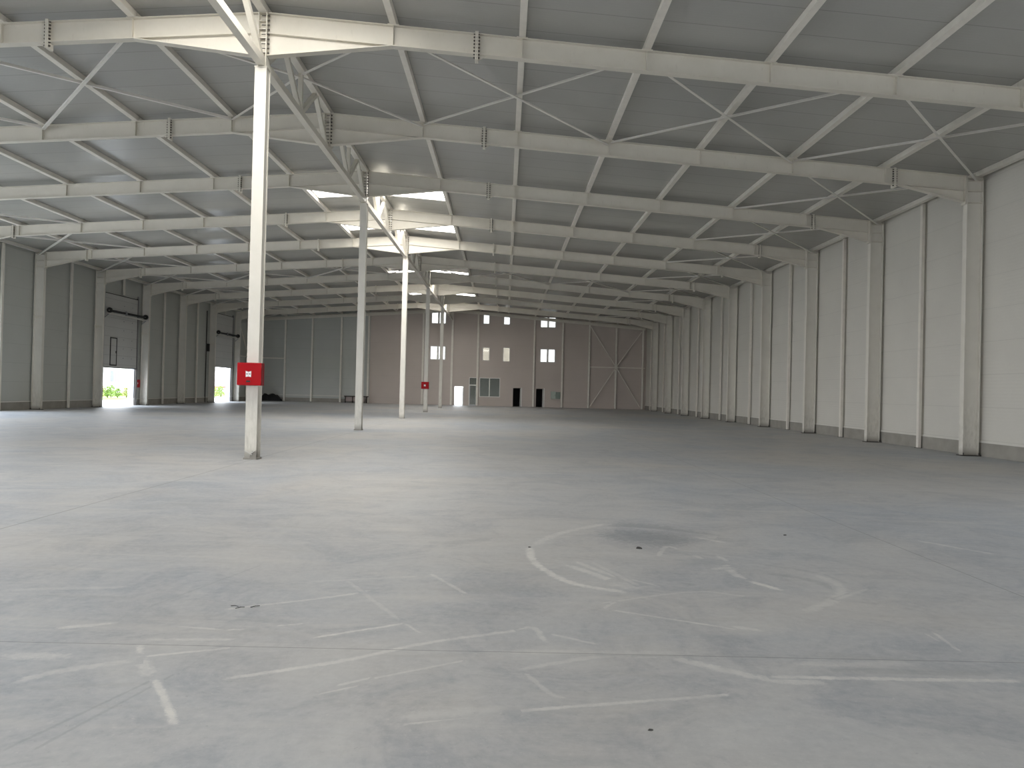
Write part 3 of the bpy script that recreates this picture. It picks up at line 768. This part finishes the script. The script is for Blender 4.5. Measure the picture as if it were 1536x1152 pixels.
for a, b, lab in ((14.38, 16.9, 'left of the star centre'), (17.26, 20.1, 'right of the star centre')):
    o = MB().bar((XC + a, yb_, zm - .02), (XC + b, yb_, zm - .02), .09, .09).build('wall_strut', M['tube'])
    tag(o, 'level strut on the end wall, %s' % lab, 'strut', 'level struts on the end wall')
o = MB().bar((XC - 20.1, yb_, 4.42), (XC - 17.2, yb_, 4.42), .10, .10).build('wall_strut', M['tube'])
tag(o, 'level strut on the end wall beside the left corner', 'strut', 'level struts on the end wall')
# braced last bay of the left wall
for a, b, lab in (((fy(9) + .15, 8.0), (fy(9) + 3.2, 4.42), 'upper near'), ((fy(9) + 5.85, 8.0), (fy(9) + 3.4, 4.42), 'upper far'), ((fy(9) + .15, .3), (fy(9) + 3.2, 4.30), 'lower near'), ((fy(9) + 5.85, .3), (fy(9) + 3.4, 4.30), 'lower far')):
    x = XC - 19.98
    o = MB().bar((x, a[0], a[1]), (x, b[0], b[1]), .07, .07, (1, 0, 0)).build('wall_brace', M['tube'])
    tag(o, 'diagonal brace in the last bay of the left wall, %s arm' % lab, 'brace', 'braces in the last bay of the left wall')
o = MB().bar((XC - 19.86, fy(9) + .12, 4.36), (XC - 19.86, YW - .3, 4.36), .10, .10).build('wall_strut', M['tube'])
tag(o, 'level strut across the last bay of the left wall', 'strut')

# ------------------------------------------------------------------ sectional doors in the left wall
def sectional_door(n, yr, zb, zt_, wicket, label):
    x = XC - UW + .10
    a, b = yr[0] - .08, yr[1] + .08
    root = thing('door_%d' % n, label, 'door', (x, (a + b) / 2, 0)); root['kind'] = 'structure'
    h = (b - a) / 2
    MB().box(-.03, .02, -h + .05, h - .05, zb, zt_).build('door_panel', M['door'], root)
    MB().box(-.035, .025, -h + .05, h - .05, zb - .05, zb).build('bottom_seal', M['black'], root)
    MB().box(-.03, .02, -h + .05, h - .05, zt_, zt_ + .05).build('top_seal', M['black'], root)
    for s_ in (-1, 1):
        MB().box(-.06, .05, s_ * h - .04, s_ * h + .04, 0, zt_ + .25).build('guide_rail', M['zinc'], root)
        MB().box(-.055, .03, s_ * h - .10, s_ * h + .10, zb if s_ < 0 else 0, zt_ + .1).build('side_seal', M['dark'], root) if s_ > 0 else MB().box(-.05, .03, -h - .22, -h - .06, 0, zt_).build('side_seal', M['dark'], root)
    xs = .34
    MB().box(xs - .04, xs + .04, -h - .05, h + .55, 5.94, 6.02).build('support_bar', M['cap'], root)
    sh = MB().cyl((xs, -h - .05, 6.18), (xs, h + .55, 6.18), .022, 10).build('spring_shaft', M['zinc'], root)
    for s0, s1 in ((-h + .25, -.25), (.15, h + .2)): MB().cyl((xs, s0, 6.18), (xs, s1, 6.18), .075, 14).build('torsion_spring', M['black'], sh)
    for yy in (-h + .05, h + .42): MB().cyl((xs, yy - .05, 6.2), (xs, yy + .05, 6.2), .17, 20).build('cable_drum', M['black'], sh)
    MB().box(xs - .06, xs + .06, -.1, -.04, 6.02, 6.32).build('bearing_bracket', M['zinc'], sh)
    for yy in (-h - .02, h + .5):
        MB().bar((.03, yy, 5.70), (xs, yy, 5.96), .05, .05, (0, 1, 0)).build('support_arm', M['zinc'], root)
    if wicket:
        y0, y1 = yr[0] - (a + b) / 2 + .72, yr[0] - (a + b) / 2 + 1.56; z0, z1, t = 2.66, 4.52, .075
        w_ = MB().box(.021, .034, y0 + t, y1 - t, z0 + t, z1 - t).build('wicket_door', M['door'], root)
        fb = MB(); fb.box(.021, .05, y0, y0 + t, z0, z1).box(.021, .05, y1 - t, y1, z0, z1).box(.021, .05, y0 + t, y1 - t, z0, z0 + t).box(.021, .05, y0 + t, y1 - t, z1 - t, z1)
        fb.build('frame', M['black'], w_)
        MB().bar((.06, y1 - .16, 3.5), (.06, y1 - .16, 3.64), .03, .03).build('handle', M['dark'], w_)
        for zz in (3.2, 3.83, 4.43, 5.05, 5.66, 6.7):
            for yy in (.3, 1.4): MB().box(.02, .035, yy - .04, yy + .04, zz - .03, zz + .03).build('hinge', M['zinc'], root)
    return root
sectional_door(5, DOOR1, 2.56, 7.32, True, 'half-raised sectional door with a black-framed wicket door, nearer of two')
sectional_door(6, DOOR2, 3.17, 7.90, False, 'half-raised plain sectional door in the left wall, farther of two')
o = thing('control_box', 'black door control box on the wall beside the farther sectional door', 'box', (XC - UW, fy(8) - .35, 4.42))
MB().box(-.003, .20, -.14, .14, 0, .66).build('casing', M['black'], o, bevel=.015)
MB().box(.2005, .215, -.06, .06, .33, .45).build('cover', M['dark'], o)
o = MB().box(-.03, .03, -.04, .04, 0, 7.9).build('cable_duct', M['dark'], loc=(XC - UW + .05, fy(8) - .60, 0))
tag(o, 'dark vertical duct on the left wall beside the farther sectional door', 'duct')

# ------------------------------------------------------------------ red fire cabinets
def cabinet():
    root = thing('fire_cabinet', 'red fire hose cabinet on the nearest centre column', 'fire cabinet', (XC, D0 - .14, 1.64), 'red cabinets on the centre columns')
    MB().box(-.265, .265, -.20, 0, 0, .50).build('body', M['redd'], root, bevel=.012)
    d = MB().box(-.262, .262, -.222, -.2005, .006, .494).build('door', M['red'], root, bevel=.006)
    for s_ in (-1, 1):
        MB().prism([(s_ * .002 - .012, .195), (s_ * .058 - .012, .185), (s_ * .060 - .012, .315), (s_ * .002 - .012, .300)], -.2245, -.2222).build('sticker', M['label'], d)
        c = (s_ * .030 - .012)
        k = MB(); k.cyl((c, -.2262, .252), (c, -.2246, .252), .013, 12)
        k.box(c - .024, c + .024, -.2262, -.2246, .249, .255); k.build('symbol', M['ink'], d)
    MB().box(-.055, .030, -.232, -.2222, .072, .108).build('latch', M['black'], d)
    MB().box(-.03, .004, -.2245, -.2222, .14, .146).build('slot', M['redd'], d)
    for z in (.09, .40): MB().cyl((.264, -.214, z), (.264, -.214, z + .06), .008, 8).build('hinge', M['redd'], root)
    return root
cb = cabinet()
o = dup(cb, (XC - .03, fy(6) - .14, 1.63), 'small distant red fire hose cabinet on the fourth centre column')
root = thing('fire_cabinet', 'red call-point cabinet on the left wall beside the nearer sectional door', 'fire cabinet', (XC - UW, fy(5) + 5.58, 1.24))
MB().box(0, .14, -.21, .21, 0, .56).build('body', M['redd'], root, bevel=.01)
dd = MB().box(.1405, .16, -.205, .205, .01, .55).build('door', M['red'], root, bevel=.005)
MB().box(.1605, .163, -.19, -.09, .24, .36).build('sticker', M['label'], dd)

# meter boxes on the end wall
root = thing('meter_box', 'pale green meter box on the end wall beside the right-hand dark doorway', 'meter box', (XC + 10.66, YW, .90), 'two meter boxes on the end wall')
MB().box(-.26, .24, -.20, 0, 0, .76).build('casing', M['greenbox'], root, bevel=.012)
MB().box(-.23, .21, -.215, -.2005, .04, .72).build('door', M['greenbox'], root, bevel=.006)
MB().box(.15, .175, -.232, -.2155, .34, .44).build('handle', M['dark'], root)
root = thing('meter_box', 'darker grey-green meter box tucked between the pale one and the post', 'meter box', (XC + 11.15, YW, .90), 'two meter boxes on the end wall')
MB().box(-.24, .22, -.16, 0, 0, .72).build('casing', M['greenbox2'], root, bevel=.012)
MB().box(-.20, .18, -.172, -.1605, .05, .67).build('door', M['greenbox2'], root, bevel=.006)
o = MB().box(XC + 10.42, XC + 11.36, YW - .24, YW, .86, .899).build('bracket_shelf', M['cap']); tag(o, 'thin pale shelf under the two meter boxes', 'shelf')

# black sheeting and a low bench at the foot of the grey end wall
def lumpy(name, x0, x1, y0, y1, h, seed, mat, label, cat):
    r = random.Random(seed); nx, ny = 28, 6; vs, fs = [], []
    for j in range(ny):
        for i in range(nx):
            u = i / (nx - 1); v = j / (ny - 1)
            z = (h * (.84 + .10 * math.sin(u * 19 + v * 4) + .08 * r.random())) * min(1, 3.2 * min(u, 1 - u) + .25) * min(1, 4 * v + .0)
            vs.append((x0 + (x1 - x0) * u, y0 + (y1 - y0) * v + r.uniform(-.03, .03), max(z, 0.0) if j else 0.0))
    for j in range(ny - 1):
        for i in range(nx - 1): a = j * nx + i; fs.append((a, a + 1, a + nx + 1, a + nx))
    nb = len(vs)
    mb = MB(); mb.add(vs, fs)
    back = [(vs[(ny - 1) * nx + i][0], y1 + .02, 0) for i in range(nx)]
    o = len(mb.v); mb.v += back
    for i in range(nx - 1): mb.f.append(((ny - 1) * nx + i, (ny - 1) * nx + i + 1, o + i + 1, o + i)); mb.mi.append(0)
    ob = mb.build(name, mat); 
    for p in ob.data.polygons: p.use_smooth = True
    tag(ob, label, cat); return ob
lumpy('black_sheeting', XC - 19.7, XC - 17.35, YW - .95, YW - .28, .78, 3, M['tarp'], 'crumpled black sheeting heaped along the foot of the end wall, left corner', 'sheeting')
root = thing('low_bench', 'low dark-topped bench against the end wall beyond the second centre column', 'bench', (XC - 9.7, YW - .42, 0))
MB().box(-1.2, 1.25, -.16, .16, .62, .72).build('top', M['wood'], root)
MB().box(-1.05, .9, -.02, .02, .16, .60).build('back_board', M['pink'], root)
for xx in (-1.1, -.35, .35, 1.1): MB().box(xx - .04, xx + .04, -.14, .14, 0, .62).build('leg', M['wood'], root)

# ------------------------------------------------------------------ small litter on the slab
def chip(u, y, r, seed, label):
    rr = random.Random(seed); bm = bmesh.new(); bmesh.ops.create_icosphere(bm, subdivisions=2, radius=1)
    for v in bm.verts:
        n = 1 + rr.uniform(-.22, .22); v.co = Vector((v.co.x * r * n * 1.4, v.co.y * r * n, max(-.05, v.co.z) * r * .7 * n))
    me = bpy.data.meshes.new('stone_chip'); bm.to_mesh(me); bm.free(); me.materials.append(M['stone'])
    o = bpy.data.objects.new('stone_chip', me); COL.objects.link(o); o.location = (XC + u, y, r * .035); o.rotation_euler = (0, 0, rr.uniform(-.4, .4))
    tag(o, label, 'stone chip', 'stone chips on the floor')
chip(7.09, 7.97, .024, 1, 'dark stone chip inside the tyre arc on the floor')
chip(5.91, 7.91, .011, 2, 'tiny dark chip at the left tip of the tyre arc')
chip(6.37, 3.68, .009, 3, 'dark chip nearest the bottom edge, right of centre')
chip(9.03, 8.92, .014, 4, 'dark flat chip right of the tyre arc')
for j, (a, b, c, d, lab) in enumerate(((3.59, 5.59, 3.65, 5.58, 'left'), (3.645, 5.53, 3.70, 5.57, 'middle'), (3.745, 5.565, 3.80, 5.61, 'right'))):
    mb = MB(); p, q = Vector((XC + a, b, .002)), Vector((XC + c, d, .002)); m_ = (p + q) / 2 + Vector((0, .006, .003))
    mb.bar(p, m_, .0045, .004).bar(m_, q, .0035, .003)
    tag(mb.build('twig', M['black']), 'short black twig-like scrap, %s of three lying together on the floor' % lab, 'scrap', 'black scraps on the floor')

# ------------------------------------------------------------------ outside the roller doors
o = MB().box(-150, XC - 20.72, -90, 260, -.14, -.03).build('ground_yard', M['pave']); o['kind'] = 'structure'
o = MB().box(XC - 20.72, 60, 77.3, 260, -.14, -.03).build('ground_back', M['pave']); o['kind'] = 'structure'
o = MB().box(XC - 20.72, 80, -90, YF - .3, -.14, -.03).build('ground_front', M['pave']); o['kind'] = 'structure'
o = MB().box(XC + 20.72, 90, YF - .3, 77.2, -.14, -.03).build('ground_side', M['pave']); o['kind'] = 'structure'
o = MB().box(XC - 50, XC - 30.0, 40, 150, -.03, .02).build('lawn', M['grass']); tag(o, 'strip of bright lawn outside the sectional doors', 'lawn', kind='stuff')
def shrub(x, y, h, r, seed, mat, label, grp):
    rr = random.Random(seed); root = thing('shrub', label, 'shrub', (x, y, .03), grp)
    mb = MB()
    for i in range(260):
        t = rr.random(); th = rr.uniform(0, 6.28); rad = r * math.sqrt(rr.random()) * (1 - .55 * t); z = .12 + (h - .12) * (.04 + .93 * t)
        c = Vector((rad * math.cos(th), rad * math.sin(th), z)); l = rr.uniform(.06, .13)
        d1 = Vector((rr.uniform(-1, 1), rr.uniform(-1, 1), rr.uniform(-.3, 1))).normalized(); d2 = d1.cross(Vector((rr.uniform(-1, 1), rr.uniform(-1, 1), rr.uniform(-1, 1)))).normalized()
        mb.add([c - d1 * l, c + d2 * l * .45, c + d1 * l, c - d2 * l * .45], [(0, 1, 2, 3)])
    me = bpy.data.meshes.new('foliage'); me.from_pydata(mb.v, [], mb.f); me.materials.append(mat); f = bpy.data.objects.new('foliage', me); COL.objects.link(f); f.parent = root
    st = MB()
    for i in range(5):
        th = i * 1.3; st.cyl((0, 0, 0), (r * .5 * math.cos(th), r * .5 * math.sin(th), h * .75), .02, 6, .008)
    st.build('stem', M['bark'], root)
for j, (y, h) in enumerate(((68.2, .75), (69.0, .95), (69.9, 1.05), (70.8, 1.1), (71.7, .9), (72.6, 1.15), (73.4, .95))):
    shrub(-37.3 - 1.1 * (j % 2), y, h * 1.05, .52, 20 + j, M['leaf'] if j % 3 else M['leafy'], 'low green shrub outside the nearer sectional door, %s of the row from the left' % ['first', 'second', 'third', 'fourth', 'fifth', 'sixth', 'seventh'][j], 'shrubs outside the nearer door')
for j, (y, h) in enumerate(((84.4, 1.25), (85.6, 1.45), (86.9, 1.35), (88.0, 1.2))):
    shrub(-33.2 - 1.0 * (j % 2), y, h, .58, 40 + j, M['leafy'] if j % 2 else M['leaf'], 'taller yellow-green shrub outside the farther sectional door, %s from the left' % ['first', 'second', 'third', 'fourth'][j], 'shrubs outside the farther door')
root = thing('house', 'white rendered house seen through the nearer sectional door', 'house', (-62, 121, 0))
MB().box(-9, 0, -14, 14, -.05, 6.2).build('wall', M['render'], root)
MB().prism([(-9.5, 6.2), (.5, 6.2), (-4.5, 8.6)], -14.4, 14.4).build('roof', M['roofred'], root)
for a, b, m_ in ((116.9, 117.8, 'shutter'), (118.2, 119.4, 'shutterpink'), (126, 127.2, 'shutter'), (110.5, 111.7, 'shutter')):
    w_ = MB().box(-.02, .05, a - 121, b - 121, 1.5, 3.28).build('window', M[m_], root)
    MB().box(-.02, .09, a - 121 - .1, b - 121 + .1, 1.40, 1.5).build('sill', M['render'], w_)
root = thing('house', 'low white house with a red tiled roof edge, through the farther sectional door', 'house', (-60, 163, 0))
MB().box(-8, 0, -12, 12, -.05, .75).build('wall', M['render'], root)
MB().box(-8.3, .3, -12.3, 12.3, .75, 1.1).build('roof', M['roofred'], root)
MB().box(-7.0, -1.5, -10, 10, 1.1, 5.5).build('upper_wall', M['render'], root)

# ------------------------------------------------------------------ daylight
wd = bpy.data.worlds.new('overcast_sky'); scn.world = wd; wd.use_nodes = True; nt = wd.node_tree
bg = nt.nodes['Background']; tc = nd(nt, 'ShaderNodeTexCoord')
sx = nd(nt, 'ShaderNodeSeparateXYZ'); nt.links.new(tc.outputs['Generated'], sx.inputs[0])
h = ramp(nt, sx.outputs[2], -0.05, 0.7)
nt.links.new(mixc(nt, h, (0.95, 0.97, 1.0), (0.80, 0.89, 1.0)), bg.inputs['Color']); bg.inputs['Strength'].default_value = 4.2
def portal(name, loc, rot, sx_, sy_):
    l = bpy.data.lights.new(name, 'AREA'); l.shape = 'RECTANGLE'; l.size = sx_; l.size_y = sy_
    l.cycles.is_portal = True
    o = bpy.data.objects.new(name, l); COL.objects.link(o); o.location = loc; o.rotation_euler = rot
for i, (yr, ht) in enumerate([(DOOR1, 2.5), (DOOR2, 3.1)] + [((a, b), h) for a, b, h in OPEN_L]):
    portal('daylight_opening_left', (XC - UW - .40, (yr[0] + yr[1]) / 2, ht / 2), (0, -math.pi / 2, 0), ht, yr[1] - yr[0])
for yr in OPEN_R:
    portal('daylight_opening_right', (XC + UW + .14, (yr[0] + yr[1]) / 2, 2.5), (0, math.pi / 2, 0), 5.0, yr[1] - yr[0])
for a, b, c, d in FH:
    portal('daylight_opening_front', ((a + b) / 2, YF - .25, d / 2), (math.pi / 2, 0, 0), b - a, d)

vs = scn.view_settings; vs.view_transform = 'Standard'; vs.look = 'None'; vs.gamma = 1.0; vs.use_curve_mapping = False
vs.exposure = 0.93
scn.cycles.max_bounces = 10; scn.cycles.diffuse_bounces = 7; scn.cycles.glossy_bounces = 4; scn.cycles.transparent_max_bounces = 12
scn.cycles.sample_clamp_indirect = 8.0
scn.cycles.use_denoising = True
